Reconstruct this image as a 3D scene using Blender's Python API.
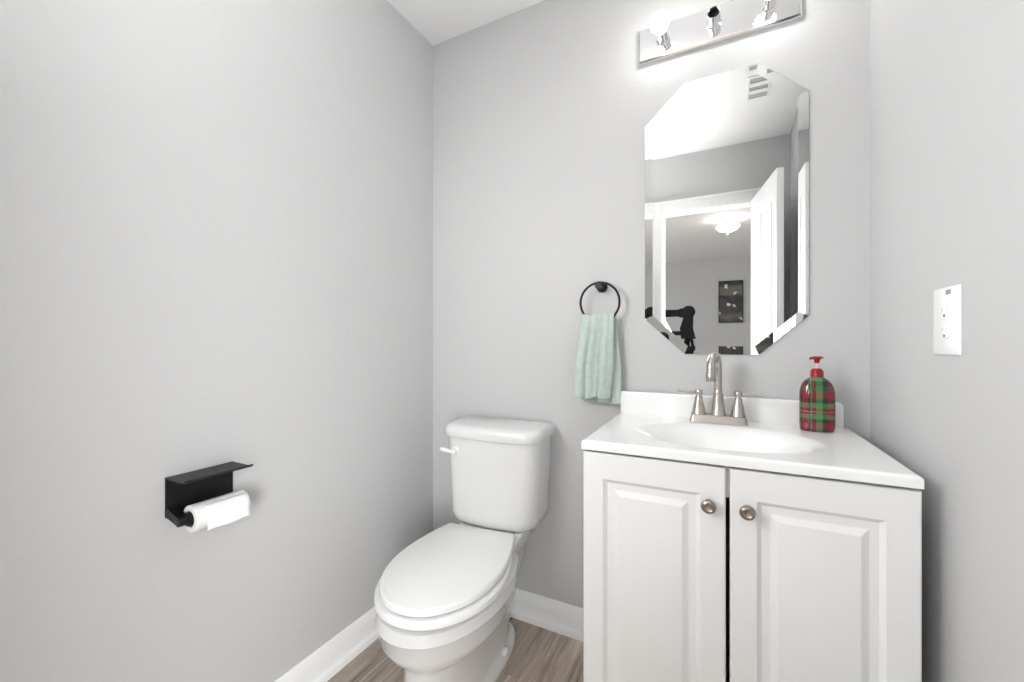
import bpy, bmesh, math, random
from mathutils import Vector, Matrix

for o in list(bpy.data.objects):
    bpy.data.objects.remove(o, do_unlink=True)
S = bpy.context.scene
C = S.collection
PI = math.pi
R = math.radians

# ------------------------------------------------------------------ camera
H = 1.105            # eye height
D = 1.506            # back wall
XL, XR = -1.184, 0.357
YW, YW2 = -0.20, -0.32   # wall holding the doorway
ZC = 2.44
HY = -4.55           # far wall of the next room
cam = bpy.data.cameras.new('camera')
cam.sensor_width = 36.0
cam.lens = 36.0 * 416 / 1024
cam.clip_start = 0.02
co = bpy.data.objects.new('camera', cam)
C.objects.link(co)
co.location = (0, 0, H)
co.rotation_euler = (R(90), 0, R(27.4))
S.camera = co

# ------------------------------------------------------------------ world, light, exposure
S.view_settings.view_transform = 'Standard'
S.view_settings.look = 'None'
S.view_settings.exposure = 0.17
S.view_settings.gamma = 1.0
S.view_settings.use_curve_mapping = False
w = bpy.data.worlds.new('world')
S.world = w
w.use_nodes = True
w.node_tree.nodes['Background'].inputs[0].default_value = (0.95, 0.975, 1.0, 1)
w.node_tree.nodes['Background'].inputs[1].default_value = 0.6

BULB = 27.0
HALL_LAMP = 8.0

def area(name, loc, rot, sx, sy, power, col=(1, 1, 1), spread=PI):
    l = bpy.data.lights.new(name, 'AREA')
    l.shape = 'RECTANGLE'
    l.size, l.size_y = sx, sy
    l.energy = power
    l.color = col
    l.spread = spread
    o = bpy.data.objects.new(name, l)
    C.objects.link(o)
    o.location = loc
    o.rotation_euler = rot
    return o
# unseen fill light added along the open side of the next room, as daylight
area('hall_fill', (-2.9, -1.9, 1.45), (0, R(-90), 0), 1.9, 2.6, 16, (0.96, 0.98, 1.0))
# added out-of-view fill, aimed up to bounce off the ceiling
area('ceiling_bounce_fill', (-0.62, 0.30, 1.25), (R(180), 0, 0), 0.6, 0.6, 4.8, (1.0, 0.995, 0.985), R(80))
# fill lights added out of view either side of the doorway, standing in for daylight
def aim(name, loc, target, sx, sy, power, col, spread=PI):
    d = Vector(target) - Vector(loc)
    return area(name, loc, d.to_track_quat('-Z', 'Z').to_euler(), sx, sy, power, col, spread)
aim('doorway_fill_east', (0.95, -1.25, 1.15), (-0.55, 0.5, 0.75), 1.1, 1.7, 48, (0.98, 0.99, 1.0), R(120))
aim('doorway_fill_west', (-1.20, -1.25, 1.45), (0.2, 0.8, 1.0), 1.1, 1.7, 17, (0.98, 0.99, 1.0), R(120))
# extra fill added left of the doorway, unseen, aimed towards the vanity
aim('left_fill', (-0.84, -0.10, 1.45), (0.30, 1.30, 1.15), 0.5, 1.1, 8.6, (1.0, 1.0, 1.0), R(115))

# ------------------------------------------------------------------ materials
def nd(nt, t, **kw):
    n = nt.nodes.new(t)
    for k, v in kw.items():
        setattr(n, k, v)
    return n

def mat(name, col, rough=0.5, metal=0.0, bump=0.0, scale=200.0, detail=3.0, vary=0.0, vscale=6.0,
        coat=0.0, spec=0.5, sheen=0.0, dist=0.002, sss=0.0):
    m = bpy.data.materials.new(name)
    m.use_nodes = True
    nt = m.node_tree
    b = nt.nodes['Principled BSDF']
    b.inputs['Base Color'].default_value = (*col, 1)
    b.inputs['Roughness'].default_value = rough
    b.inputs['Metallic'].default_value = metal
    b.inputs['Coat Weight'].default_value = coat
    b.inputs['Specular IOR Level'].default_value = spec
    b.inputs['Sheen Weight'].default_value = sheen
    tc = nd(nt, 'ShaderNodeTexCoord')
    if vary > 0:
        n = nd(nt, 'ShaderNodeTexNoise')
        n.inputs['Scale'].default_value = vscale
        n.inputs['Detail'].default_value = 4
        nt.links.new(tc.outputs['Object'], n.inputs['Vector'])
        r = nd(nt, 'ShaderNodeValToRGB')
        r.color_ramp.elements[0].position = 0.3
        r.color_ramp.elements[1].position = 0.7
        r.color_ramp.elements[0].color = (*[c * (1 - vary) for c in col], 1)
        r.color_ramp.elements[1].color = (*[min(1, c * (1 + vary)) for c in col], 1)
        nt.links.new(n.outputs['Fac'], r.inputs['Fac'])
        nt.links.new(r.outputs['Color'], b.inputs['Base Color'])
    if bump > 0:
        n = nd(nt, 'ShaderNodeTexNoise')
        n.inputs['Scale'].default_value = scale
        n.inputs['Detail'].default_value = detail
        nt.links.new(tc.outputs['Object'], n.inputs['Vector'])
        bp = nd(nt, 'ShaderNodeBump')
        bp.inputs['Strength'].default_value = bump
        bp.inputs['Distance'].default_value = dist
        nt.links.new(n.outputs['Fac'], bp.inputs['Height'])
        nt.links.new(bp.outputs['Normal'], b.inputs['Normal'])
    return m

def emit(name, col, strength):
    m = bpy.data.materials.new(name)
    m.use_nodes = True
    nt = m.node_tree
    b = nt.nodes['Principled BSDF']
    b.inputs['Base Color'].default_value = (*col, 1)
    b.inputs['Emission Color'].default_value = (*col, 1)
    b.inputs['Emission Strength'].default_value = strength
    return m

WALL = (0.58, 0.58, 0.58)
M = {
    'wall': mat('wall_paint', WALL, 0.62, bump=0.35, scale=95, detail=2.0, dist=0.0022),
    'ceiling': mat('ceiling_paint', (0.93, 0.93, 0.93), 0.8, bump=0.2, scale=120, dist=0.002),
    'trim': mat('trim_paint', (0.92, 0.92, 0.915), 0.35, bump=0.03, scale=60),
    'cabinet': mat('white_cabinet_paint', (0.85, 0.85, 0.845), 0.3, bump=0.02, scale=40),
    'cabinet_in': mat('cabinet_lining', (0.45, 0.44, 0.42), 0.7, bump=0.05, scale=80),
    'marble': mat('white_cultured_marble', (0.93, 0.93, 0.925), 0.16, vary=0.01, vscale=5, coat=0.2),
    'ceramic': mat('white_vitreous_china', (0.74, 0.74, 0.733), 0.12, vary=0.006, vscale=4, coat=0.3),
    'plastic': mat('white_seat_plastic', (0.86, 0.86, 0.855), 0.25, bump=0.01, scale=30),
    'outlet': mat('white_outlet_plastic', (0.88, 0.88, 0.88), 0.3, bump=0.01, scale=60),
    'slot': mat('dark_slot', (0.05, 0.05, 0.05), 0.6, bump=0.05, scale=90),
    'slot_pale': mat('shaded_slot', (0.42, 0.42, 0.42), 0.6, bump=0.05, scale=90),
    'duct': mat('grey_duct_lining', (0.48, 0.48, 0.48), 0.7, bump=0.05, scale=90),
    'aged_nickel': mat('aged_nickel', (0.36, 0.315, 0.275), 0.28, 1.0, bump=0.04, scale=200, dist=0.0005),
    'sensor': mat('grey_sensor_lens', (0.22, 0.22, 0.23), 0.25, bump=0.02, scale=90),
    'chrome': mat('polished_chrome', (0.86, 0.86, 0.87), 0.07, 1.0, bump=0.01, scale=20),
    'nickel': mat('brushed_nickel', (0.50, 0.465, 0.43), 0.27, 1.0, bump=0.05, scale=300, dist=0.0005),
    'black': mat('matte_black_metal', (0.007, 0.007, 0.0075), 0.42, 0.0, spec=0.3, bump=0.06, scale=260, dist=0.0006),
    'mirror': mat('silvered_glass', (0.93, 0.94, 0.935), 0.0, 1.0),
    'glass_edge': mat('mirror_glass_edge', (0.55, 0.60, 0.59), 0.1, 0.6),
    'towel': mat('mint_terry_cloth', (0.54, 0.635, 0.58), 0.95, bump=0.9, scale=420, detail=4, vary=0.07, vscale=60, sheen=0.4, dist=0.003),
    'paper': mat('toilet_tissue', (0.88, 0.88, 0.87), 0.9, bump=0.25, scale=300, dist=0.001),
    'card': mat('cardboard_core', (0.42, 0.33, 0.24), 0.9, bump=0.1, scale=200),
    'red': mat('red_pump_plastic', (0.30, 0.010, 0.018), 0.3, bump=0.02, scale=90),
    'stem': mat('pale_pump_stem', (0.80, 0.62, 0.62), 0.25, bump=0.02, scale=90),
    'tripod': mat('black_painted_metal', (0.010, 0.010, 0.011), 0.75, spec=0.2, bump=0.05, scale=120),
    'bulb': emit('lit_bulb_glass', (1.0, 0.985, 0.96), BULB),
    'hall_glass': emit('lit_frosted_bowl', (1.0, 0.95, 0.88), HALL_LAMP),
    'bare_black': mat('black_socket_liner', (0.02, 0.02, 0.02), 0.35, bump=0.03, scale=90),
}

def wood_floor():
    m = bpy.data.materials.new('wood_plank_vinyl')
    m.use_nodes = True
    nt = m.node_tree
    L = nt.links.new
    b = nt.nodes['Principled BSDF']
    b.inputs['Roughness'].default_value = 0.42
    tc = nd(nt, 'ShaderNodeTexCoord')
    mp = nd(nt, 'ShaderNodeMapping')
    mp.inputs['Rotation'].default_value = (0, 0, R(90))
    L(tc.outputs['Object'], mp.inputs['Vector'])
    br = nd(nt, 'ShaderNodeTexBrick')
    br.inputs['Color1'].default_value = (0.0, 0.0, 0.0, 1)
    br.inputs['Color2'].default_value = (1, 1, 1, 1)
    br.inputs['Mortar'].default_value = (0.5, 0.5, 0.5, 1)
    br.inputs['Scale'].default_value = 1.0
    br.inputs['Mortar Size'].default_value = 0.0008
    br.inputs['Brick Width'].default_value = 1.22
    br.inputs['Row Height'].default_value = 0.152
    br.offset = 0.37
    L(mp.outputs['Vector'], br.inputs['Vector'])
    # grain stretched along the planks
    mp2 = nd(nt, 'ShaderNodeMapping')
    mp2.inputs['Scale'].default_value = (22.0, 1.6, 1.0)
    L(tc.outputs['Object'], mp2.inputs['Vector'])
    cmb = nd(nt, 'ShaderNodeVectorMath', operation='MULTIPLY_ADD')
    cmb.inputs[1].default_value = (3.0, 7.0, 5.0)
    L(br.outputs['Color'], cmb.inputs[0])
    L(mp2.outputs['Vector'], cmb.inputs[2])
    n1 = nd(nt, 'ShaderNodeTexNoise')
    n1.inputs['Scale'].default_value = 1.6
    n1.inputs['Detail'].default_value = 8
    n1.inputs['Roughness'].default_value = 0.62
    n1.inputs['Distortion'].default_value = 0.9
    L(cmb.outputs['Vector'], n1.inputs['Vector'])
    rp = nd(nt, 'ShaderNodeValToRGB')
    e = rp.color_ramp.elements
    e[0].position = 0.28; e[0].color = (0.24, 0.185, 0.145, 1)
    e[1].position = 0.72; e[1].color = (0.78, 0.67, 0.57, 1)
    k = e.new(0.47); k.color = (0.53, 0.435, 0.36, 1)
    L(n1.outputs['Fac'], rp.inputs['Fac'])
    mx = nd(nt, 'ShaderNodeMix', data_type='RGBA', blend_type='MULTIPLY')
    mx.inputs['Factor'].default_value = 0.35
    L(rp.outputs['Color'], mx.inputs['A'])
    L(br.outputs['Color'], mx.inputs['B'])
    mo = nd(nt, 'ShaderNodeMix', data_type='RGBA')
    mo.inputs['B'].default_value = (0.17, 0.135, 0.11, 1)
    L(mx.outputs['Result'], mo.inputs['A'])
    L(br.outputs['Fac'], mo.inputs['Factor'])
    L(mo.outputs['Result'], b.inputs['Base Color'])
    bp = nd(nt, 'ShaderNodeBump')
    bp.inputs['Strength'].default_value = 0.15
    bp.inputs['Distance'].default_value = 0.002
    L(n1.outputs['Fac'], bp.inputs['Height'])
    L(bp.outputs['Normal'], b.inputs['Normal'])
    return m
M['floor'] = wood_floor()

def plaid():
    m = bpy.data.materials.new('red_green_tartan_wrap')
    m.use_nodes = True
    nt = m.node_tree
    L = nt.links.new
    b = nt.nodes['Principled BSDF']
    b.inputs['Roughness'].default_value = 0.15
    b.inputs['Coat Weight'].default_value = 0.5
    tc = nd(nt, 'ShaderNodeTexCoord')
    sp = nd(nt, 'ShaderNodeSeparateXYZ')
    L(tc.outputs['Object'], sp.inputs[0])
    K, G, Rd, Dg, Lg = (0.012, 0.012, 0.011), (0.055, 0.23, 0.075), (0.23, 0.012, 0.024), (0.02, 0.085, 0.03), (0.22, 0.34, 0.17)
    def bands(sock, period, offset, stops):
        stops = [(p, c) for p, c in stops]
        a = nd(nt, 'ShaderNodeMath', operation='MULTIPLY_ADD')
        a.inputs[1].default_value = 1.0 / period
        a.inputs[2].default_value = offset
        L(sock, a.inputs[0])
        fr = nd(nt, 'ShaderNodeMath', operation='FRACT')
        L(a.outputs[0], fr.inputs[0])
        rp = nd(nt, 'ShaderNodeValToRGB')
        rp.color_ramp.interpolation = 'CONSTANT'
        e = rp.color_ramp.elements
        e[0].position = 0; e[0].color = (*stops[0][1], 1)
        e[1].position = stops[1][0]; e[1].color = (*stops[1][1], 1)
        for p, c in stops[2:]:
            x = e.new(p); x.color = (*c, 1)
        L(fr.outputs[0], rp.inputs['Fac'])
        return rp.outputs['Color']
    xs_ = [(-.045, K), (-.037, Rd), (-.024, K), (-.0195, Lg), (-.0175, Dg), (-.0135, Rd), (-.007, G), (.008, K), (.019, Rd), (.034, K)]
    zs_ = [(0, K), (.008, Rd), (.026, K), (.036, G), (.048, Rd), (.0550, Lg), (.0575, K), (.060, Rd), (.066, G), (.079, K), (.092, Rd), (.112, Dg), (.124, K), (.140, G)]
    cx = bands(sp.outputs['X'], 0.0900, 0.5, [((x + .045) / .09, c) for x, c in xs_])
    cz = bands(sp.outputs['Z'], 0.1600, 0.0, [(z / .16, c) for z, c in zs_])
    # fine twill decides which thread is on top
    ad = nd(nt, 'ShaderNodeMath', operation='ADD')
    L(sp.outputs['X'], ad.inputs[0]); L(sp.outputs['Z'], ad.inputs[1])
    sc = nd(nt, 'ShaderNodeMath', operation='MULTIPLY')
    sc.inputs[1].default_value = 700.0
    L(ad.outputs[0], sc.inputs[0])
    fr = nd(nt, 'ShaderNodeMath', operation='FRACT')
    L(sc.outputs[0], fr.inputs[0])
    gt = nd(nt, 'ShaderNodeMath', operation='GREATER_THAN')
    gt.inputs[1].default_value = 0.5
    L(fr.outputs[0], gt.inputs[0])
    mx = nd(nt, 'ShaderNodeMix', data_type='RGBA')
    L(gt.outputs[0], mx.inputs['Factor'])
    L(cx, mx.inputs['A']); L(cz, mx.inputs['B'])
    L(mx.outputs['Result'], b.inputs['Base Color'])
    return m
M['plaid'] = plaid()

def art():
    m = bpy.data.materials.new('dark_mottled_canvas')
    m.use_nodes = True
    nt = m.node_tree
    L = nt.links.new
    b = nt.nodes['Principled BSDF']
    b.inputs['Roughness'].default_value = 0.4
    tc = nd(nt, 'ShaderNodeTexCoord')
    n = nd(nt, 'ShaderNodeTexNoise')
    n.inputs['Scale'].default_value = 6.5
    n.inputs['Detail'].default_value = 5
    n.inputs['Distortion'].default_value = 0.6
    L(tc.outputs['Object'], n.inputs['Vector'])
    rp = nd(nt, 'ShaderNodeValToRGB')
    e = rp.color_ramp.elements
    e[0].position = 0.3; e[0].color = (0.004, 0.004, 0.004, 1)
    e[1].position = 0.60; e[1].color = (0.13, 0.115, 0.09, 1)
    e[0].position = 0.42
    L(n.outputs['Fac'], rp.inputs['Fac'])
    sz = nd(nt, 'ShaderNodeSeparateXYZ')
    L(tc.outputs['Object'], sz.inputs[0])
    za = nd(nt, 'ShaderNodeMath', operation='MULTIPLY_ADD')
    za.inputs[1].default_value = 1.54
    za.inputs[2].default_value = 0.42
    L(sz.outputs['Z'], za.inputs[0])
    zn = nd(nt, 'ShaderNodeMath', operation='MULTIPLY_ADD')
    zn.inputs[1].default_value = 0.16
    L(n.outputs['Fac'], zn.inputs[0])
    L(za.outputs[0], zn.inputs[2])
    zr = nd(nt, 'ShaderNodeValToRGB')
    q = zr.color_ramp.elements
    q[0].position = 0.0; q[0].color = (0.03, 0.03, 0.027, 1)
    q[1].position = 1.0; q[1].color = (0.01, 0.01, 0.01, 1)
    for p_, c_ in ((0.14, (0.12, 0.115, 0.10)), (0.26, (0.012, 0.013, 0.012)), (0.62, (0.010, 0.010, 0.010)), (0.69, (0.17, 0.15, 0.125)), (0.86, (0.16, 0.145, 0.12)), (0.92, (0.012, 0.012, 0.011))):
        x_ = q.new(p_); x_.color = (*c_, 1)
    L(zn.outputs[0], zr.inputs['Fac'])
    ad_ = nd(nt, 'ShaderNodeMix', data_type='RGBA')
    ad_.inputs['Factor'].default_value = 0.72
    L(rp.outputs['Color'], ad_.inputs['A'])
    L(zr.outputs['Color'], ad_.inputs['B'])
    v = nd(nt, 'ShaderNodeTexVoronoi')
    v.inputs['Scale'].default_value = 9.0
    L(tc.outputs['Object'], v.inputs['Vector'])
    r2 = nd(nt, 'ShaderNodeValToRGB')
    e = r2.color_ramp.elements
    e[0].position = 0.26; e[0].color = (1, 1, 1, 1)
    e[1].position = 0.36; e[1].color = (0, 0, 0, 1)
    L(v.outputs['Distance'], r2.inputs['Fac'])
    n2 = nd(nt, 'ShaderNodeTexNoise')
    n2.inputs['Scale'].default_value = 4.0
    L(tc.outputs['Object'], n2.inputs['Vector'])
    g = nd(nt, 'ShaderNodeMath', operation='GREATER_THAN')
    g.inputs[1].default_value = 0.52
    L(n2.outputs['Fac'], g.inputs[0])
    mu = nd(nt, 'ShaderNodeMath', operation='MULTIPLY')
    L(r2.outputs['Color'], mu.inputs[0]); L(g.outputs[0], mu.inputs[1])
    mx = nd(nt, 'ShaderNodeMix', data_type='RGBA')
    mx.inputs['B'].default_value = (0.75, 0.74, 0.70, 1)
    L(mu.outputs[0], mx.inputs['Factor'])
    L(ad_.outputs['Result'], mx.inputs['A'])
    L(mx.outputs['Result'], b.inputs['Base Color'])
    return m
M['art'] = art()

# ------------------------------------------------------------------ mesh helpers
class MB:
    def __init__(self):
        self.bm = bmesh.new()

    def merge(self, other, mtx=None):
        me = bpy.data.meshes.new('tmp')
        other.to_mesh(me)
        if mtx is not None:
            me.transform(mtx)
        self.bm.from_mesh(me)
        bpy.data.meshes.remove(me)
        other.free()

    def box(self, a, b, bev=0.0, seg=2, mtx=None):
        t = bmesh.new()
        x0, y0, z0 = [min(a[i], b[i]) for i in range(3)]
        x1, y1, z1 = [max(a[i], b[i]) for i in range(3)]
        vs = [t.verts.new(p) for p in [(x0, y0, z0), (x1, y0, z0), (x1, y1, z0), (x0, y1, z0),
                                       (x0, y0, z1), (x1, y0, z1), (x1, y1, z1), (x0, y1, z1)]]
        for f in [(0, 3, 2, 1), (4, 5, 6, 7), (0, 1, 5, 4), (1, 2, 6, 5), (2, 3, 7, 6), (3, 0, 4, 7)]:
            t.faces.new([vs[i] for i in f])
        if bev > 0:
            bmesh.ops.bevel(t, geom=list(t.edges), offset=bev, segments=seg, profile=0.5, affect='EDGES')
        self.merge(t, mtx)
        return self

    def loft(self, rings, cap0=True, cap1=True, closed=True, mtx=None):
        t = bmesh.new()
        vr = [[t.verts.new(p) for p in r] for r in rings]
        n = len(vr[0])
        for a, b in zip(vr[:-1], vr[1:]):
            for i in range(n if closed else n - 1):
                j = (i + 1) % n
                t.faces.new((a[i], a[j], b[j], b[i]))
        if cap0:
            t.faces.new(list(reversed(vr[0])))
        if cap1:
            t.faces.new(vr[-1])
        bmesh.ops.recalc_face_normals(t, faces=list(t.faces))
        self.merge(t, mtx)
        return self

    def lathe(self, prof, n=32, mtx=None, cap0=True, cap1=True, sx=1.0, sy=1.0):
        rings = []
        for r, z in prof:
            r = max(r, 1e-4)
            rings.append([(r * sx * math.cos(2 * PI * i / n), r * sy * math.sin(2 * PI * i / n), z) for i in range(n)])
        return self.loft(rings, cap0, cap1, mtx=mtx)

    def tube(self, pts, rad, n=14, closed=False, cap=True, mtx=None):
        pts = [Vector(p) for p in pts]
        k = len(pts)
        rr = rad if isinstance(rad, (list, tuple)) else [rad] * k
        rings = []
        up = None
        for i, p in enumerate(pts):
            if closed:
                d = pts[(i + 1) % k] - pts[i - 1]
            else:
                d = pts[min(i + 1, k - 1)] - pts[max(i - 1, 0)]
            d.normalize()
            if up is None:
                up = Vector((0, 0, 1)) if abs(d.z) < 0.9 else Vector((1, 0, 0))
            s = d.cross(up)
            s.normalize()
            up = s.cross(d)
            up.normalize()
            rings.append([tuple(p + rr[i] * (math.cos(2 * PI * q / n) * s + math.sin(2 * PI * q / n) * up)) for q in range(n)])
        if closed:
            rings.append(rings[0])
            t = MB()
            t.loft(rings, False, False)
            bmesh.ops.remove_doubles(t.bm, verts=list(t.bm.verts), dist=1e-6)
            self.merge(t.bm, mtx)
            return self
        return self.loft(rings, cap, cap, mtx=mtx)

    def sphere(self, c, r, sx=1, sy=1, sz=1, n=24, m=14):
        prof = [(math.sin(PI * i / m), -math.cos(PI * i / m)) for i in range(m + 1)]
        mt = Matrix.Translation(c) @ Matrix.Diagonal((r * sx, r * sy, r * sz, 1))
        return self.lathe(prof, n, mt, False, False)

    def build(self, name, m, parent=None, smooth=35, loc=None, rotz=0.0):
        bmesh.ops.recalc_face_normals(self.bm, faces=list(self.bm.faces))
        me = bpy.data.meshes.new(name)
        self.bm.to_mesh(me)
        self.bm.free()
        me.materials.append(m)
        if smooth:
            for p in me.polygons:
                p.use_smooth = True
            me.set_sharp_from_angle(angle=R(smooth))
        o = bpy.data.objects.new(name, me)
        C.objects.link(o)
        if parent is not None:
            o.parent = parent
        if loc is not None:
            o.location = loc
        o.rotation_euler = (0, 0, rotz)
        return o

def tag(o, label=None, cat=None, group=None, kind=None):
    if label: o['label'] = label
    if cat: o['category'] = cat
    if group: o['group'] = group
    if kind: o['kind'] = kind
    return o

def thing(name, label, cat, loc=(0, 0, 0), rotz=0.0, group=None):
    o = bpy.data.objects.new(name, None)
    o.empty_display_size = 0.05
    C.objects.link(o)
    o.location = loc
    o.rotation_euler = (0, 0, rotz)
    return tag(o, label, cat, group)

def struct(mb, name, m, label, cat, smooth=35):
    return tag(mb.build(name, m, smooth=smooth), label, cat, kind='structure')

def rot(ax, a):
    return Matrix.Rotation(a, 4, ax)
def tr(x, y, z):
    return Matrix.Translation((x, y, z))

# ------------------------------------------------------------------ room shell
T = 0.12
struct(MB().box((-3.0, HY - T, -0.06), (1.6, D + T, 0)), 'floor', M['floor'], 'grey brown wood plank floor running toward the back wall', 'floor', 0)
struct(MB().box((-3.0, HY - T, ZC), (1.6, D + T, ZC + 0.08)), 'ceiling', M['ceiling'], 'flat white ceiling above the grey walls', 'ceiling', 0)
struct(MB().box((XL - T, YW, 0), (XL, D + T, ZC)), 'wall_left', M['wall'], 'wide plain grey wall carrying the black paper holder', 'wall', 0)
struct(MB().box((XL, D, 0), (XR, D + T, ZC)), 'wall_back', M['wall'], 'grey wall behind the toilet and the mirror', 'wall', 0)
struct(MB().box((XR, YW, 0), (XR + T, D + T, ZC)), 'wall_right', M['wall'], 'grey textured wall carrying the white outlet', 'wall', 0)
DX0, DX1, DZ = -0.418, 0.158, 2.035
dw = MB()
dw.box((-3.0, YW2, 0), (DX0 - 0.02, YW, ZC))
dw.box((DX1 + 0.02, YW2, 0), (1.6, YW, ZC))
dw.box((DX0 - 0.02, YW2, DZ + 0.02), (DX1 + 0.02, YW, ZC))
struct(dw, 'wall_front', M['wall'], 'grey wall around the doorway, seen in the mirror', 'wall', 0)
struct(MB().box((-3.0, HY - T, 0), (1.6, HY, ZC)), 'wall_far', M['wall'], 'grey wall of the next room, seen through the doorway in the mirror', 'wall', 0)
struct(MB().box((1.48, HY, 0), (1.6, YW2, ZC)), 'wall_side', M['wall'], 'grey side wall of the next room beyond the doorway', 'wall', 0)

def base_profile():
    # depth from wall, height
    return [(0, 0), (0.030, 0), (0.030, 0.010), (0.026, 0.020), (0.0165, 0.026), (0.0145, 0.032), (0.0145, 0.066), (0.0125, 0.078),
            (0.010, 0.084), (0.008, 0.096), (0.004, 0.102), (0, 0.103)]

def baseboard(name, p0, p1, nrm, label):
    mb = MB()
    rings = []
    for p in (p0, p1):
        rings.append([(p[0] + nrm[0] * d, p[1] + nrm[1] * d, z) for d, z in base_profile()])
    mb.loft(rings)
    return struct(mb, name, M['trim'], label, 'baseboard', 25)
baseboard('baseboard_left', (XL, YW, 0), (XL, D - 0.001, 0), (1, 0), 'white moulded baseboard along the wide left wall')
baseboard('baseboard_back', (XL + 0.001, D, 0), (XR, D, 0), (0, -1), 'white moulded baseboard behind the toilet')
baseboard('baseboard_right', (XR, YW + 0.02, 0), (XR, D - 0.031, 0), (-1, 0), 'white moulded baseboard along the right wall beside the vanity')

# door frame: jambs and casing on both faces
jb = MB()
jb.box((DX0 - 0.02, YW2, 0), (DX0, YW, DZ))
jb.box((DX1, YW2, 0), (DX1 + 0.02, YW, DZ))
jb.box((DX0 - 0.02, YW2, DZ), (DX1 + 0.02, YW, DZ + 0.02))
cw = 0.075
for y0, y1 in ((YW, YW + 0.016), (YW2 - 0.016, YW2)):
    jb.box((DX0 - cw - 0.006, y0, 0), (DX0 - 0.006, y1, DZ + cw + 0.006), 0.003)
    jb.box((DX1 + 0.006, y0, 0), (DX1 + cw + 0.006, y1, DZ + cw + 0.006), 0.003)
    jb.box((DX0 - 0.006, y0, DZ + 0.006), (DX1 + 0.006, y1, DZ + cw + 0.006), 0.003)
    yo = y1 if y0 >= YW else y0
    sgn = 1 if y0 >= YW else -1
    jb.box((DX0 - cw - 0.006, yo, 0), (DX0 - cw + 0.012, yo + sgn * 0.006, DZ + cw + 0.006), 0.002)
    jb.box((DX1 + cw - 0.012, yo, 0), (DX1 + cw + 0.006, yo + sgn * 0.006, DZ + cw + 0.006), 0.002)
    jb.box((DX0 - cw - 0.006, yo, DZ + cw - 0.012), (DX1 + cw + 0.006, yo + sgn * 0.006, DZ + cw + 0.006), 0.002)
struct(jb, 'trim_1', M['trim'], 'white casing around the doorway, seen in the mirror', 'door casing')

# open door leaf, swung into the room beside the right wall
leaf_len = 0.555
dr = tag(bpy.data.objects.new('door_1', None), 'white door standing open beside the doorway, seen in the mirror', 'door', kind='structure')
C.objects.link(dr)
dr.location = (DX1 + 0.012, YW + 0.026, 0.0)
dr.rotation_euler = (0, 0, R(-10.0))
lf = MB()
lf.box((-0.035, 0, 0.012), (0, leaf_len, DZ - 0.004), 0.002)
lf.build('door_leaf', M['trim'], dr)
for xs in (-0.035, 0.0):
    dpan = MB()
    s = -1 if xs < 0 else 1
    for (a0, a1, z0, z1) in ((0.09, 0.255, 0.25, 0.95), (0.30, 0.465, 0.25, 0.95), (0.09, 0.255, 1.08, 1.88), (0.30, 0.465, 1.08, 1.88)):
        dpan.box((xs - s * 0.0005, a0, z0), (xs + s * 0.004, a1, z1), 0.003)
    dpan.build('door_panel', M['trim'], dr)
kn = MB()
for s, xs in ((-1, -0.035), (1, 0.0)):
    kn.lathe([(0.026, 0), (0.026, 0.006), (0.010, 0.010), (0.010, 0.026), (0.020, 0.032), (0.024, 0.044), (0.018, 0.054), (0.004, 0.057)], 20,
             tr(xs, leaf_len - 0.06, 0.95) @ rot('Y', s * PI / 2))
tag(kn.build('door_knob', M['nickel'], dr), 'brushed nickel round knob')

# ------------------------------------------------------------------ toilet
TX, TY = -0.782, 1.478
TROT = R(3.5)
toilet = thing('toilet', 'white two-piece toilet with closed lid against the grey back wall', 'toilet', (TX, TY, 0), TROT)

def sring(cx, rx, yf, yb, z, n=56, e=2.2, ywide=None):
    """closed outline, widest at ywide, front at yf (negative), back at yb."""
    yw = (yf + yb) / 2 if ywide is None else ywide
    out = []
    for i in range(n):
        a = 2 * PI * i / n
        c, s = math.cos(a), math.sin(a)
        x = cx + rx * math.copysign(abs(c) ** (2 / e), c)
        q = math.copysign(abs(s) ** (2 / e), s)
        y = yw + q * (yb - yw) if q > 0 else yw + (-q) * (yf - yw)
        out.append((x, y, z))
    return out

bowl = MB()
bowl.loft([
    sring(-.020, .116, -.630, -.045, 0.000, ywide=-.25, e=2.5),
    sring(-.020, .118, -.632, -.042, 0.006, ywide=-.25, e=2.5),
    sring(-.020, .116, -.630, -.044, 0.020, ywide=-.25, e=2.5),
    sring(-.020, .110, -.624, -.052, 0.028, ywide=-.25, e=2.5),
    sring(-.020, .104, -.616, -.066, 0.036, ywide=-.27, e=2.5),
    sring(-.020, .101, -.612, -.075, 0.060, ywide=-.29, e=2.5),
    sring(-.004, .100, -.610, -.085, 0.120, ywide=-.32, e=2.5),
    sring(-.002, .102, -.610, -.090, 0.205, ywide=-.34, e=2.4),
    sring(0, .118, -.620, -.095, 0.231, ywide=-.38, e=2.3),
    sring(0, .140, -.640, -.100, 0.246, ywide=-.40, e=2.2),
    sring(0, .158, -.660, -.110, 0.266, ywide=-.41, e=2.1),
    sring(0, .170, -.676, -.120, 0.292, ywide=-.42, e=2.1),
    sring(0, .1755, -.684, -.125, 0.336, ywide=-.42, e=2.1),
    sring(0, .179, -.689, -.125, 0.341, ywide=-.42, e=2.1),
    sring(0, .177, -.687, -.125, 0.352, ywide=-.42, e=2.1),
    sring(0, .175, -.684, -.120, 0.370, ywide=-.42, e=2.1),
    sring(0, .168, -.676, -.120, 0.375, ywide=-.42, e=2.1),
    sring(0, .150, -.655, -.150, 0.377, ywide=-.42, e=2.1),
])
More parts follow.
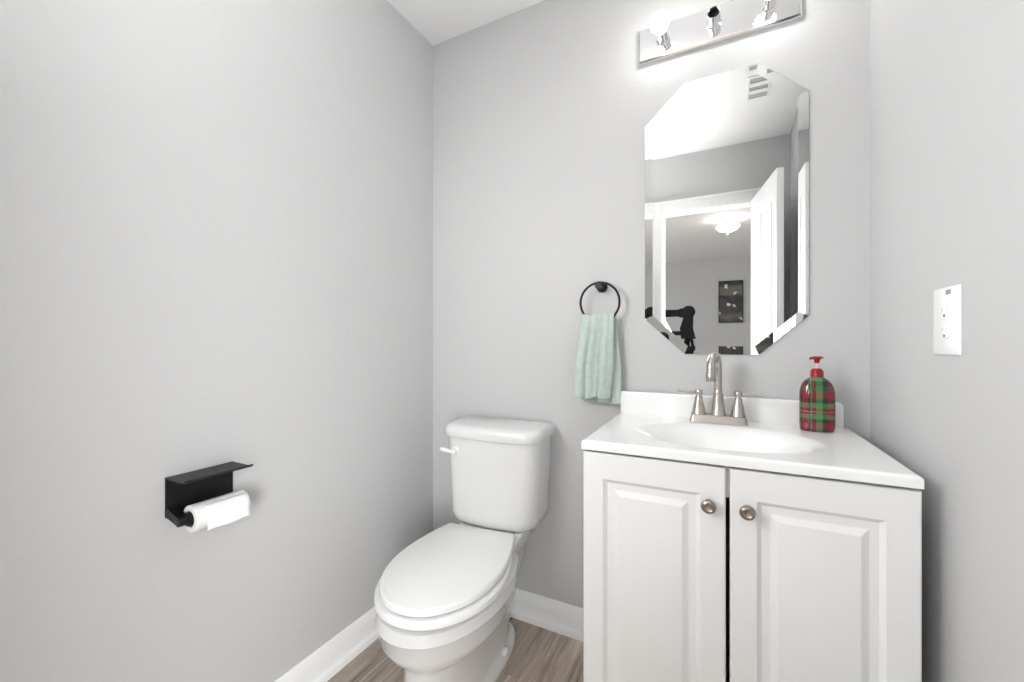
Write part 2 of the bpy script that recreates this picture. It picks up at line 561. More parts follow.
# rear deck that carries the tank
def rrect(x0, x1, y0, y1, z, r=0.04, n=6, sh=0.0):
    out = []
    for (cx, cy, a0) in ((x1 - r, y1 - r, 0), (x0 + r, y1 - r, PI / 2), (x0 + r, y0 + r, PI), (x1 - r, y0 + r, 1.5 * PI)):
        for i in range(n + 1):
            a = a0 + PI / 2 * i / n
            out.append((cx + r * math.cos(a), cy + r * math.sin(a), z))
    return out
bowl.loft([
    rrect(-.070, .070, -.28, -.060, 0.16, .04),
    rrect(-.085, .085, -.30, -.035, 0.27, .04),
    rrect(-.105, .105, -.32, -.020, 0.345, .04),
    rrect(-.118, .118, -.33, -.015, 0.372, .04),
    rrect(-.122, .122, -.30, -.012, 0.400, .04),
    rrect(-.128, .128, -.19, -.010, 0.418, .04),
    rrect(-.125, .125, -.186, -.014, 0.424, .038),
])
bowl.build('bowl', M['ceramic'], toilet, 40)
for s in (-1, 1):
    cap = MB()
    cap.lathe([(0.013, 0), (0.013, 0.010), (0.011, 0.018), (0.006, 0.023), (0.001, 0.024)], 18, tr(s * 0.103 - .018, -.225, 0.030) @ rot('Y', s * R(25)))
    cap.build('bolt_cap', M['ceramic'], toilet)

def seat_outline(L, wb, wm, z, n=30, off=0.0, back=0.0):
    """outline with a straight back edge and a rounded front, y runs forward as negative."""
    half = []
    ym = L * 0.50
    m = 14
    for i in range(m):
        t = i / m
        y = t * ym
        x = wb + (wm - wb) * math.sin(PI / 2 * t) ** 0.9
        half.append((x, y))
    for i in range(n):
        a = PI / 2 * i / (n - 1)
        half.append((wm * math.cos(a) ** 0.96, ym + (L - ym) * math.sin(a)))
    pts = [(x - off if x > off else x, -(min(max(y, off), L - off)) + back, z) for x, y in half[:-1]]
    tip = (0, -(L - off) + back, z)
    left = [(-x, y, zz) for x, y, zz in reversed(pts)]
    return pts + [tip] + left

SROT = rot('Z', R(3.5))
SP = tr(0.0, -0.445, 0) @ SROT @ tr(0, 0.445, 0)
seat = MB()
sy = -0.226
seat.loft([seat_outline(.460, .120, .178, .388, off=.006, back=sy),
           seat_outline(.466, .124, .182, .392, off=.0, back=sy),
           seat_outline(.466, .124, .182, .406, off=.0, back=sy),
           seat_outline(.466, .124, .182, .4125, off=.006, back=sy)], mtx=SP)
seat.build('seat', M['plastic'], toilet, 40)
lid = MB()
ly = -0.203
lid.loft([seat_outline(.474, .124, .168, .4130, off=.007, back=ly),
          seat_outline(.478, .127, .172, .4175, off=.0, back=ly),
          seat_outline(.478, .127, .172, .4300, off=.0, back=ly),
          seat_outline(.478, .127, .172, .4345, off=.002, back=ly),
          seat_outline(.478, .127, .172, .4365, off=.006, back=ly)], mtx=SP)
for s in (-1, 1):
    lid.box((s * .075 - .022, ly - .034, .392), (s * .075 + .022, ly - .004, .416), .006, 3, mtx=SP)
lid.build('seat_lid', M['plastic'], toilet, 40)

def tank_ring(hw, yb, yf, z, bow=0.022, r=0.045, n=8, m=16):
    """rectangle, rounded front corners, bowed front face."""
    out = []
    def bowy(x):
        return yf - bow * (1 - (x / hw) ** 2)
    rb = 0.018
    for cx, a0, s in ((hw - rb, 0, 1), (-(hw - rb), PI / 2, -1)):
        for i in range(5):
            a = a0 + PI / 2 * i / 4
            out.append((cx + rb * math.cos(a), yb - rb + rb * math.sin(a), z))
    # left front corner
    for i in range(n + 1):
        a = PI + PI / 2 * i / n
        x = -(hw - r) + r * math.cos(a)
        y = (yf + r) + r * math.sin(a)
        out.append((x, y - bow * (1 - (x / hw) ** 2), z))
    for i in range(1, m):
        x = -(hw - r) + 2 * (hw - r) * i / m
        out.append((x, bowy(x), z))
    for i in range(n + 1):
        a = 1.5 * PI + PI / 2 * i / n
        x = (hw - r) + r * math.cos(a)
        y = (yf + r) + r * math.sin(a)
        out.append((x, y - bow * (1 - (x / hw) ** 2), z))
    return out
tank = MB()
tb, tt = 0.424, 0.748
tk = [(.138, -.150, 0.0), (.156, -.166, .006), (.168, -.176, .020), (.1735, -.180, .045), (.1775, -.181, .14), (.1830, -.183, .25), (.1865, -.185, tt - tb)]
tank.loft([tank_ring(hw, -.004, yf, tb + dz, r=.05) for hw, yf, dz in tk])
tank.build('tank', M['ceramic'], toilet, 40)
tl = MB()
lz = 0.748
tl.loft([tank_ring(.188, -.002, -.188, lz, r=.05), tank_ring(.195, .002, -.195, lz + .003, r=.054), tank_ring(.197, .004, -.197, lz + .010, r=.055),
         tank_ring(.197, .004, -.197, lz + .026, r=.055), tank_ring(.194, .002, -.193, lz + .036, r=.055),
         tank_ring(.186, -.006, -.184, lz + .043, r=.052), tank_ring(.170, -.018, -.168, lz + .047, r=.048)])
tl.build('tank_lid', M['ceramic'], toilet, 40)
lv = MB()
lv.lathe([(.016, 0), (.016, .006), (.011, .010), (.009, .022), (.004, .024)], 20, tr(-.128, -.190, .698) @ rot('X', PI / 2))
lv.tube([(-.128, -.212, .698), (-.150, -.214, .700), (-.172, -.212, .702), (-.186, -.208, .703)], [.006, .0075, .0085, .004], 12)
lv.build('flush_lever', M['plastic'], toilet)

# ------------------------------------------------------------------ vanity cabinet
VX, VY, VR = -0.328, 1.013, R(1.0)
VW, VD, VZ = 0.648, 0.480, 0.8555
van = thing('vanity_cabinet', 'white two-door vanity cabinet with raised panels standing right of the toilet', 'cabinet', (VX, VY, 0), VR)
body = MB()
fy = 0.0235
for x0 in (0.008, VW - 0.008 - 0.015):
    body.box((x0, fy + .018, 0.0), (x0 + .015, VD - .006, VZ - .026), .0008, 1)
body.box((.023, fy + .05, .09), (VW - .023, VD - .012, .105))
body.box((.023, VD - .012, .09), (VW - .023, VD - .007, VZ - .026))
body.build('cabinet_body', M['cabinet'], van)
fr = MB()
fr.box((.008, fy, .0), (.048, fy + .018, VZ - .026), .0008, 1)
fr.box((VW - .048, fy, .0), (VW - .008, fy + .018, VZ - .026), .0008, 1)
fr.box((.048, fy, .757), (VW - .048, fy + .018, VZ - .026), .0008, 1)
fr.box((.048, fy, .085), (VW - .048, fy + .018, .125), .0008, 1)
fr.build('face_frame', M['cabinet'], van)
tkk = MB().box((.048, fy + .055, 0), (VW - .048, fy + .07, .09))
tkk.build('toe_kick', M['cabinet'], van)
ins = MB().box((.030, VD - .020, .106), (VW - .030, VD - .013, .76))
ins.build('back_panel', M['cabinet_in'], van)

def door_mesh(w, h, th=.018):
    mb = MB()
    def rect(i, y):
        k = .012 if i > .02 else 0
        return [(i, y, i + k), (w - i, y, i + k), (w - i, y, h - i - k), (i, y, h - i - k)]
    mb.loft([rect(0, th), rect(0, .004), rect(.0012, .0012), rect(.004, 0), rect(.051, 0), rect(.0515, .001), rect(.060, .0085), rect(.073, .0085),
             rect(.076, .0080), rect(.089, .0012), rect(.091, .0008)])
    return mb
ztop, zbot = VZ - .029, .080
for x0, x1, kx in ((.003, .3245, .291), (.3325, .6475, .365)):
    d = door_mesh(x1 - x0, ztop - zbot).build('door', M['cabinet'], van, 12, loc=(x0, .005, zbot))
    k = MB()
    k.lathe([(.0095, 0), (.0095, .003), (.0062, .007), (.0062, .013), (.0110, .0165), (.0150, .0195), (.0156, .0225), (.0138, .0260), (.0095, .0280), (.0075, .0268), (.0005, .0258)], 32,
            rot('X', PI / 2))
    tag(k.build('knob', M['aged_nickel'], d, 30, loc=(kx - x0, 0.0, .744 - zbot)), 'brushed nickel round knob')

# countertop with moulded basin and backsplash
top = thing('vanity_countertop', 'glossy white countertop with integral oval basin and backsplash on the vanity cabinet', 'countertop', (VX, VY, VZ), VR)
BC = (0.318, 0.205)
BRX, BRY = 0.222, 0.158
def basin_h(x, y):
    r = math.hypot((x - BC[0]) / BRX, (y - BC[1]) / BRY)
    if r >= 1.0:
        return 0.0
    t = (1 - r * r)
    return -0.070 * t * t * (1.6 - 0.6 * t) - 0.0015 * min(1.0, (1 - r) / 0.06)
slab = MB()
NX, NY = 110, 84
t = bmesh.new()
rows = []
rr = .007
CD = VD - .001
for j in range(NY + 1):
    row = []
    for i in range(NX + 1):
        x = rr + (VW - 2 * rr) * i / NX
        y = rr + (CD - rr) * j / NY
        row.append(t.verts.new((x, y, basin_h(x, y))))
    rows.append(row)
for j in range(NY):
    for i in range(NX):
        t.faces.new((rows[j][i], rows[j][i + 1], rows[j + 1][i + 1], rows[j + 1][i]))
per = [rows[0][i] for i in range(NX)] + [rows[j][NX] for j in range(NY)] + [rows[NY][i] for i in range(NX, 0, -1)] + [rows[j][0] for j in range(NY, 0, -1)]
prev = per
for k in range(1, 6):
    a = PI / 2 * k / 5
    o_ = rr * math.sin(a); z_ = -rr * (1 - math.cos(a))
    ring = []
    for v in per:
        x, y, _ = v.co
        nx = x - o_ if x < rr + 1e-5 else (x + o_ if x > VW - rr - 1e-5 else x)
        ny = y - o_ if y < rr + 1e-5 else y
        ring.append(t.verts.new((nx, ny, z_)))
    for q in range(len(per)):
        q2 = (q + 1) % len(per)
        t.faces.new((prev[q], ring[q], ring[q2], prev[q2]))
    prev = ring
ring = [t.verts.new((v.co.x, v.co.y, -.0225)) for v in prev]
for q in range(len(per)):
    q2 = (q + 1) % len(per)
    t.faces.new((prev[q], ring[q], ring[q2], prev[q2]))
# underside of the slab as a ring around the bowl, then the bowl shell
slab.merge(t)
slab.build('slab', M['marble'], top, 40)
under = MB()
rings = []
for zz, k in ((-.0225, 1.03), (-.05, 1.0), (-.08, .85), (-.100, .55), (-.104, .1)):
    rings.append([(BC[0] + BRX * k * math.cos(2 * PI * i / 40), BC[1] + BRY * k * math.sin(2 * PI * i / 40), zz) for i in range(40)])
under.loft(rings, False, True)
under.build('basin_shell', M['marble'], top)
dn = MB().lathe([(.021, -.073), (.021, -.070), (.016, -.069), (.014, -.0705), (.002, -.071)], 24, tr(BC[0], BC[1], 0))
tag(dn.build('drain', M['nickel'], top), 'nickel drain ring')
bs = MB()
t = bmesh.new()
def bsr(y, i):
    x0, x1, z0, z1 = 0.001 + i, VW - .018 - i, -.0005, .073 - i
    pts = [(x0, y, z0)]
    pts.append((x1, y, z0))
    r_ = .014
    for q in range(7):
        a = PI / 2 * q / 6
        pts.append((x1 - r_ + r_ * math.cos(a), y, z1 - r_ + r_ * math.sin(a)))
    for q in range(7):
        a = PI / 2 + PI / 2 * q / 6
        pts.append((x0 + .004 + .004 * math.cos(a), y, z1 - .004 + .004 * math.sin(a)))
    return pts
bs.loft([bsr(VD - .001, 0), bsr(VD - .016, 0), bsr(VD - .0185, .001), bsr(VD - .020, .003)])
bs.build('backsplash', M['marble'], top, 40)

# ------------------------------------------------------------------ faucet
FX, FY = -0.026, 1.423
fau = thing('faucet', 'brushed nickel two-handle faucet with arched spout behind the basin', 'faucet', (FX, FY, VZ), VR)
bp = MB()
def frr(hx, hy, z, r):
    return rrect(-hx, hx, -hy, hy, z, r)
bp.loft([frr(.079, .027, 0, .010), frr(.080, .028, .002, .011), frr(.079, .027, .005, .010), frr(.076, .0245, .020, .009), frr(.074, .0225, .0235, .008), frr(.070, .019, .0245, .006)])
bp.build('base_plate', M['nickel'], fau, 30)
sp = MB()
sp.lathe([(.0225, .024), (.0225, .027), (.0205, .030), (.0185, .045), (.0150, .080), (.0142, .086), (.0142, .089), (.0125, .091), (.0118, .100)], 28)
path = [(0, 0, .090), (0, 0, .13), (0, 0, .165)]
rad = [.0116, .0112, .0108]
rc = .040
for i in range(1, 15):
    a = PI * i / 14 * 0.93
    q = -rc + rc * math.cos(a)
    path.append((.24 * q, .97 * q, .165 + rc * math.sin(a)))
    rad.append(.0108 + .0012 * i / 14)
px, py, pz = path[-1]
path += [(px, py - .0005, pz - .024)]
rad += [.0122]
sp.tube(path, rad, 18)
sp.lathe([(.0132, -.012), (.0136, -.004), (.0136, .008), (.0122, .012)], 20, tr(px, py - .0008, pz - .030))
sp.build('spout', M['nickel'], fau, 40)
for s in (-1, 1):
    h = MB()
    h.lathe([(.0215, .0235), (.0215, .027), (.0195, .030), (.0165, .048), (.0110, .070), (.0105, .075), (.0085, .077), (.0080, .081), (.0110, .085), (.0112, .095), (.0095, .098), (.002, .099)], 26,
            tr(s * .054, 0, 0))
    h.build('handle', M['nickel'], fau, 40)
    l = MB()
    l.tube([(s * .060, 0, .0895), (s * .075, 0, .0898), (s * .095, -.001, .0905), (s * .116, -.002, .0915), (s * .1175, -.002, .0915)], [.0042, .0042, .0040, .0040, .002], 12)
    l.build('lever', M['nickel'], fau, 40)

# ------------------------------------------------------------------ soap dispenser
SX, SY = 0.220, 1.415
soap = thing('soap_dispenser', 'red and green tartan soap bottle with red pump at the right end of the countertop', 'soap dispenser', (SX, SY, VZ), R(4))
sb = MB()
def ell(hx, hy, z, n=40, e=2.6):
    out = []
    for i in range(n):
        a = 2 * PI * i / n
        c, s = math.cos(a), math.sin(a)
        out.append((hx * math.copysign(abs(c) ** (2 / e), c), hy * math.copysign(abs(s) ** (2 / e), s), z))
    return out
prof = [(.0360, .0190, 0), (.0390, .0220, .002), (.0405, .0235, .006), (.0410, .0240, .02), (.0412, .0240, .06), (.0410, .0240, .088), (.0402, .0237, .098), (.0380, .0228, .108), (.0340, .0212, .117),
        (.0280, .0190, .124), (.0210, .0165, .129), (.0150, .0140, .132), (.0130, .0130, .134)]
prof = [(a, b, z * 1.13) for a, b, z in prof]
sb.loft([ell(a, b, z, e=2.6 - .5 * min(1, max(0, (z - .113) / .034))) for a, b, z in prof])
sb.build('bottle', M['plaid'], soap, 40)
co_ = MB()
t = bmesh.new()
n = 36
rg = []
for r_, z in ((.0135, .149), (.0148, .1495), (.0148, .167), (.0128, .1690), (.0120, .1720), (.0070, .1740)):
    k = .0005 if .149 < z < .168 else 0
    rg.append([((r_ + (k if i % 2 else 0)) * math.cos(2 * PI * i / n), (r_ + (k if i % 2 else 0)) * math.sin(2 * PI * i / n), z) for i in range(n)])
co_.loft(rg)
tag(co_.build('collar', M['red'], soap, 50), 'red ribbed screw collar')
st = MB().lathe([(.0040, .168), (.0040, .192)], 16)
st.build('pump_stem', M['stem'], soap)
ph = MB()
ph.lathe([(.0050, .1880), (.0062, .1895), (.0066, .195), (.0090, .199), (.0115, .2015), (.0115, .2045), (.004, .2055)], 24)
ph.tube([(.015, .002, .2035), (.008, 0, .2032), (-.004, -.004, .2028), (-.014, -.008, .2020), (-.0185, -.010, .2000)], [.0020, .0036, .0042, .0036, .0030], 12)
tag(ph.build('pump_head', M['red'], soap, 40), 'red press-down pump spout')

# ------------------------------------------------------------------ mirror
mx0, mx1, mz0, mz1 = -0.256, 0.2135, 1.062, 1.968
mir = thing('mirror', 'frameless eight-sided mirror on the wall above the faucet', 'mirror', ((mx0 + mx1) / 2, D, (mz0 + mz1) / 2))
hw, hh = (mx1 - mx0) / 2, (mz1 - mz0) / 2
cx_, cz_ = .128, .119
def octo(i, y):
    # inset octagon (parallel offset)
    k = math.hypot(cx_, cz_)
    a, b = hw - i, hh - i
    # diagonal line offset
    def corner_pts():
        nx, nz = cz_ / k, cx_ / k      # outward normal of the diagonal
        d = nx * hw + nz * (hh - cz_) - i
        pz = (d - nx * a) / nz
        pxx = (d - nz * b) / nx
        return pz, pxx
    pz, pxx = corner_pts()
    return [(a, y, pz), (pxx, y, b), (-pxx, y, b), (-a, y, pz), (-a, y, -pz), (-pxx, y, -b), (pxx, y, -b), (a, y, -pz)]
BEV, BANG = .026, R(3.2)
inner = octo(BEV, -.0050)
outer = octo(0, -.0050 - BEV * math.tan(BANG))
edge = MB().loft([octo(0, -.0005), octo(0, -.0044)])
edge.build('glass_edge', M['glass_edge'], mir, 0)
g = bmesh.new()
vi = [g.verts.new(p) for p in inner]
g.faces.new(vi)
gm = MB(); gm.merge(g)
gm.build('glass', M['mirror'], mir, 0)
g = bmesh.new()
vi = [g.verts.new(p) for p in inner]
vo = [g.verts.new(p) for p in outer]
for i in range(8):
    j = (i + 1) % 8
    g.faces.new((vi[i], vo[i], vo[j], vi[j]))
gm = MB(); gm.merge(g)
tag(gm.build('bevelled_border', M['mirror'], mir, 0), 'narrow slanted border around the mirror glass')

# ------------------------------------------------------------------ vanity light
vx0, vx1, vz0, vz1 = -0.274, 0.196, 2.069, 2.184
lamp = thing('vanity_light', 'chrome bar light with three sockets on the wall above the mirror', 'wall light', ((vx0 + vx1) / 2, D, (vz0 + vz1) / 2))
hw, hh = (vx1 - vx0) / 2, (vz1 - vz0) / 2
pl = MB()
def prect(i, y):
    return [(-hw + i, y, -hh + i), (hw - i, y, -hh + i), (hw - i, y, hh - i), (-hw + i, y, hh - i)]
pl.loft([prect(0, -.0005), prect(0, -.016), prect(.0015, -.0175), prect(.005, -.020), prect(.008, -.0205)])
tag(pl.build('back_plate', M['chrome'], lamp, 20), 'mirror-bright chrome bar')
sock = [-0.155, 0.0, 0.152]
def socket_mesh():
    s_ = MB()
    s_.lathe([(.0225, 0), (.0225, .004), (.0190, .007), (.0190, .050), (.0195, .0525), (.0180, .053), (.0160, .051), (.0155, .030), (.001, .029)], 28, rot('X', PI / 2))
    return s_
for i, sx in enumerate(sock):
    so = socket_mesh().build('socket', M['chrome'], lamp, 30, loc=(sx, -.0200, 0))
    li = MB().lathe([(.0152, .0295), (.0150, .049), (.0138, .049), (.0134, .032), (.001, .0315)], 24, rot('X', PI / 2))
    li.build('socket_liner', M['bare_black'], so, 30)
    if i != 1:
        b = MB()
        pr = [(.0105, .034), (.0112, .048), (.0135, .054)]
        for q in range(3, 15):
            a = PI * (1 - q / 14) 
            pr.append((.030 * math.sin(PI * q / 14) if q < 14 else .0003, .084 - .030 * math.cos(PI * q / 14)))
        b.lathe(pr, 28, rot('X', PI / 2))
        tag(b.build('bulb', M['bulb'], lamp, 40, loc=(sx, -.0200, 0)), 'lit round bulb')

# ------------------------------------------------------------------ towel ring and towel
ring = thing('towel_ring', 'round matte black towel ring on the wall left of the mirror', 'towel ring', (-0.4075, D, 1.302))
rm = MB()
rm.lathe([(.0195, 0.0005), (.0195, .006), (.018, .008), (.010, .010), (.0085, .014), (.0085, .040), (.0125, .041), (.0125, .056), (.011, .058), (.002, .058)], 28, rot('X', PI / 2))
rm.build('wall_mount', M['black'], ring, 35)
RY = D - 0.048
RC = Vector((-0.4045, RY, 1.2425)); RRAD = 0.0705
rg = MB()
rg.tube([(RC.x + .4075 + RRAD * math.cos(2 * PI * i / 64), RC.y - D, RC.z - 1.302 + RRAD * math.sin(2 * PI * i / 64)) for i in range(64)], .0042, 12, closed=True)
rg.build('ring', M['black'], ring, 60)

random.seed(4)
tw = MB()
NU, NV = 72, 110
t = bmesh.new()
front_len, back_len = .288, .308
grid = []
for j in range(NV + 1):
    v = j / NV                      # 0 front hem, 1 back hem
    row = []
    for i in range(NU + 1):
        u = i / NU * 2 - 1
        if v < .47:
            q = 1 - v / .47            # 1 at hem
            side = -1; ln = front_len
        elif v > .53:
            q = (v - .53) / .47
            side = 1; ln = back_len
        else:
            q = 0; side = (v - .5) / .03; ln = 0
        g_ = math.sin(min(1, q * 1.7) * PI / 2)
        if side <= 0:
            cx, wid = -.4095 - .021 * q, .0565 + .010 * g_
        else:
            cx, wid = -.4065 + .006 * q, .0565 + .012 * g_
        x = cx + u * wid
        zc = 1.1895 + .006 * u * u + .0025 * math.sin(u * 4 + 1)
        # gathered pleats open out towards the hem
        amp = .0060 + .0100 * g_
        ph_ = .5 * q
        fold = amp * (.55 * math.sin(u * 4.3 + .9 + ph_) + .50 * math.sin(u * 9.0 - .4 - ph_) + .22 * math.sin(u * 17.0 + 1.7))
        edge_in = .012 * (abs(u) ** 5) * min(1, q * 2)
        x += .0035 * math.sin(u * 9.0 + 1.2 - ph_) * (1 - abs(u)) + .0015 * math.sin(q * 9 + u * 2)
        if side <= -1:
            y = RY - .0085 - .014 * math.sin(min(1, q * 1.4) * PI / 2) + fold + edge_in
            z = zc - q * ln + .005 * q * u * u + .004 * q * math.sin(u * 5)
        elif side >= 1:
            y = RY + .0085 + .008 * math.sin(min(1, q * 1.4) * PI / 2) + fold * .5
            y = min(y, D - .008)
            z = zc - q * ln - .002 * q * u
        else:
            a = side * PI / 2
            y = RY + .0085 * math.sin(a) + fold * (1.0 if side < 0 else 1 - .5 * side)
            z = zc + .0075 * math.cos(a)
        row.append(t.verts.new((x, y, z)))
    grid.append(row)
for j in range(NV):
    for i in range(NU):
        t.faces.new((grid[j][i], grid[j][i + 1], grid[j + 1][i + 1], grid[j + 1][i]))
tw.merge(t)
to = tw.build('hand_towel', M['towel'], None, 80)
tag(to, 'pale mint green hand towel draped through the black ring', 'towel')
sm = to.modifiers.new('thickness', 'SOLIDIFY'); sm.thickness = .004; sm.offset = 0
hem = MB()

# ------------------------------------------------------------------ toilet paper holder
PX = XL
tp = thing('toilet_paper_holder', 'matte black toilet paper holder with a phone shelf on the wide left wall', 'toilet paper holder', (PX, .572, .6875))
by0, by1 = .496 - .572, .648 - .572
pb = MB().box((.0005, by0, -.002), (.004, by1, .0905), .001, 1)
pb.build('back_plate', M['black'], tp)
sh = MB()
sec = [(.0005, .0905), (.0005, .0935), (.078, .0935), (.085, .0942), (.090, .0965), (.093, .0995), (.095, .0983), (.092, .0948), (.086, .0912), (.079, .0905)]
sh.loft([[(x, by0, z) for x, z in sec], [(x, by1, z) for x, z in sec]])
sh.build('shelf', M['black'], tp, 30)
arm = MB()
AX, AZ = .056, -.002
arm.box((.003, by0 + .001, -.003), (.010, by0 + .024, .024), .001, 1)
arm.loft([[(.004, by0 + .001 + .022 * c_, .022 * d_) for c_, d_ in ((0, 0), (1, 0), (1, 1), (0, 1))],
          [(AX - .004, by0 + .002 + .020 * c_, AZ - .010 + .020 * d_) for c_, d_ in ((0, 0), (1, 0), (1, 1), (0, 1))]])
arm.lathe([(.004, .001), (.0105, .002), (.0115, .003), (.0115, .018), (.0160, .020), (.0164, .022), (.0164, .030), (.0085, .031), (.0085, .151), (.0125, .152), (.0135, .1535), (.0135, .157), (.012, .158), (.002, .158)], 24,
          tr(AX, by0 - .001, AZ) @ rot('X', -PI / 2))
arm.build('arm', M['black'], tp, 35)

rl = thing('toilet_paper_roll', 'thin white toilet paper roll on the black holder arm', 'toilet paper', (PX + AX, .572, .6875 + AZ - .0015))
y0_, y1_ = by0 + .026, by1 - .004
pr = MB()
rr_ = .0315
def circ(r, y, n=40):
    return [(r * math.cos(2 * PI * i / n), y, r * math.sin(2 * PI * i / n)) for i in range(n)]
pr.loft([circ(.0195, y0_), circ(rr_ - .001, y0_), circ(rr_, y0_ + .001), circ(rr_, y1_ - .001), circ(rr_ - .001, y1_), circ(.0195, y1_), ], False, False)
pr.build('paper', M['paper'], rl, 40)
co2 = MB().loft([circ(.0195, y0_ + .0003), circ(.0195, y1_ - .0003), circ(.0182, y1_ - .0003), circ(.0182, y0_ + .0003), circ(.0195, y0_ + .0003)], False, False)
tag(co2.build('cardboard_core', M['card'], rl, 40), 'brown cardboard tube')
fl = MB()
ft = bmesh.new()
NA = 16
ra = []
for k in range(NA + 1):
    s_ = k / NA
    if s_ < .5:
        a = R(60) - R(75) * s_ / .5
        p = ((rr_ + .0009) * math.cos(a), (rr_ + .0009) * math.sin(a))
    else:
        a = R(-15)
        q = (s_ - .5) / .5 * .021
        p = ((rr_ + .0009) * math.cos(a) + q * .10, (rr_ + .0009) * math.sin(a) - q)
    ra.append(p)
vv = [[ft.verts.new((x, y0_ + .022 + (y1_ - y0_ - .022) * i / 10, z + (.002 * math.sin(i * .9) if k == NA else 0))) for i in range(11)] for k, (x, z) in enumerate(ra)]
for k in range(NA):
    for i in range(10):
        ft.faces.new((vv[k][i], vv[k][i + 1], vv[k + 1][i + 1], vv[k + 1][i]))
fl.merge(ft)
fo = fl.build('loose_sheet', M['paper'], rl, 60)
fs = fo.modifiers.new('thickness', 'SOLIDIFY'); fs.thickness = .0006; fs.offset = 0

# ------------------------------------------------------------------ outlet on the right wall
oy, oz = 1.040, 1.1415
out = thing('wall_outlet', 'white duplex outlet cover with a small grey sensor on the right wall', 'outlet', (XR, oy, oz))
ohw, ohh = .0510, .0615
cv = MB()
def orec(i, x):
    return [(x, -ohw + i, -ohh + i), (x, ohw - i, -ohh + i), (x, ohw - i, ohh - i), (x, -ohw + i, ohh - i)]
cv.loft([orec(0, -.0003), orec(0, -.0022), orec(.0008, -.0034), orec(.003, -.0040)])
cv.build('cover_plate', M['outlet'], out, 20)
for z in (.0175, -.0195):
    rc_ = MB()
    e = [(-.0048, .0165 * 1.35 * math.cos(2 * PI * i / 32), z + max(-.0135, min(.0135, .0165 * math.sin(2 * PI * i / 32)))) for i in range(32)]
    e2 = [(-.0037, p[1], p[2]) for p in e]
    e3 = [(-.0051, p[1] * .95, z + (p[2] - z) * .95) for p in e]
    rc_.loft([e2, e, e3])
    ro = rc_.build('receptacle', M['outlet'], out, 30)
    for dy, hz in ((-.0085, .0040), (.0085, .0034)):
        MB().box((-.0053, dy - .0008, z + .004 - hz), (-.0048, dy + .0008, z + .004 + hz)).build('slot', M['slot_pale'], ro, 0)
    MB().lathe([(.0026, 0), (.0026, .0008)], 14, tr(-.0048, 0, z - .0075) @ rot('Y', -PI / 2)).build('ground_hole', M['slot'], ro, 0)
sn = MB().box((-.0055, -.022, .0475), (-.0037, -.006, .0560), .0008, 1)
tag(sn.build('light_sensor', M['sensor'], out), 'small grey sensor window')
MB().lathe([(.0032, 0), (.0032, .0010), (.001, .0014)], 16, tr(-.0037, 0, -.001) @ rot('Y', -PI / 2)).build('screw', M['outlet'], out)

# ------------------------------------------------------------------ ceiling vent (seen in the mirror)
vt = thing('ceiling_vent', 'white slatted ceiling vent seen in the top of the mirror', 'vent', (.145, .47, ZC))
vf = MB()
for a, b in (((-.055, -.115), (.055, -.100)), ((-.055, .100), (.055, .115)), ((-.055, -.100), (-.042, .100)), ((.042, -.100), (.055, .100))):
    vf.box((a[0], a[1], -.008), (b[0], b[1], -.0003), .002, 1)
vf.build('frame', M['trim'], vt)
MB().box((-.042, -.1, -.0012), (.042, .1, -.0004)).build('duct_opening', M['duct'], vt, 0)
for y in (-.036, .036):
    MB().box((-.042, y - .018, -.007), (.042, y + .018, -.0045), .001, 1).build('slat', M['trim'], vt, 0)

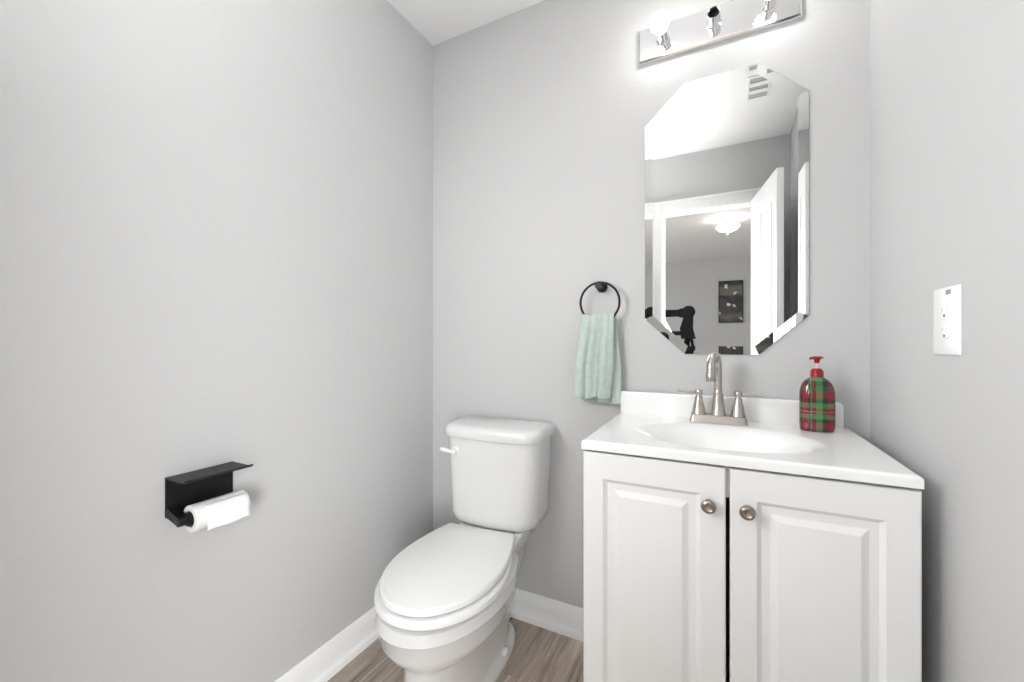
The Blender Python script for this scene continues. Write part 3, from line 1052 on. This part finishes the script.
# ------------------------------------------------------------------ next room, seen through the doorway in the mirror
hl = thing('ceiling_light', 'lit ceiling light hanging in the next room, seen in the mirror', 'ceiling light', (0.0, -2.10, ZC))
MB().lathe([(.065, -.0004), (.065, -.012), (.050, -.024), (.014, -.030), (.011, -.034), (.011, -.075), (.018, -.080), (.018, -.086), (.004, -.09)], 28).build('canopy', M['nickel'], hl)
gb = MB().lathe([(.004, -.148), (.050, -.142), (.090, -.125), (.112, -.100), (.118, -.090), (.114, -.088), (.088, -.116), (.048, -.132), (.004, -.138)], 36)
tag(gb.build('glass_bowl', M['hall_glass'], hl), 'glowing frosted bowl')
MB().lathe([(.005, -.146), (.014, -.152), (.012, -.162), (.007, -.168), (.013, -.180), (.011, -.192), (.003, -.202)], 20).build('finial', M['nickel'], hl)

pa = thing('wall_picture', 'narrow dark picture with pale specks on the far wall, seen in the mirror', 'picture', (.045, HY, 1.735))
cn = MB().box((-.165, .001, -.325), (.165, .026, .325), .003, 1)
cn.build('canvas', M['art'], pa)
fb = MB()
for a, b in (((-.175, -.335), (.175, -.325)), ((-.175, .325), (.175, .335)), ((-.175, -.325), (-.165, .325)), ((.165, -.325), (.175, .325))):
    fb.box((a[0], .001, a[1]), (b[0], .030, b[1]), .001, 1)
fb.build('frame', M['black'], pa)

te = thing('telescope', 'black tripod-mounted tube with a round end standing in the next room, seen in the mirror', 'telescope', (-.40, -2.2, 0))
tz = 1.43
tube = MB()
tube.tube([(-.55, 0, tz), (-.10, 0, tz)], .042, 24)
tube.build('tube', M['tripod'], te)
hd = MB()
hd.sphere((0, 0, tz + .012), .072, 1.0, 1.0, 1.0)
hd.tube([(-.10, 0, tz), (-.02, 0, tz)], [.05, .062], 24)
hd.build('head', M['tripod'], te, 50)
mb_ = MB()
mb_.loft([[(x, y, z) for x, y in ((-.075, -.05), (.075, -.05), (.075, .05), (-.075, .05))] for z in (1.13,)] +
         [[(x - .03, y, z) for x, y in ((-.06, -.05), (.075, -.05), (.075, .05), (-.06, .05))] for z in (1.25,)] +
         [[(x, y, z) for x, y in ((-.045, -.04), (.050, -.04), (.050, .04), (-.045, .04))] for z in (1.40,)])
mb_.box((-.20, -.03, 1.17), (-.06, .03, 1.22), .008)
mb_.build('mount', M['tripod'], te)
for a in (20, 140, 260):
    lg = MB()
    lg.tube([(.03 * math.cos(R(a)), .03 * math.sin(R(a)), 1.14), (.13 * math.cos(R(a)), .13 * math.sin(R(a)), .60), (.26 * math.cos(R(a)), .26 * math.sin(R(a)), .006)], [.018, .015, .010], 12)
    lg.build('leg', M['tripod'], te)
tr_ = MB()
tr_.lathe([(.07, 0), (.075, .006), (.075, .045), (.07, .05)], 24, tr(.02, 0, .985))
tr_.build('tray', M['tripod'], te)
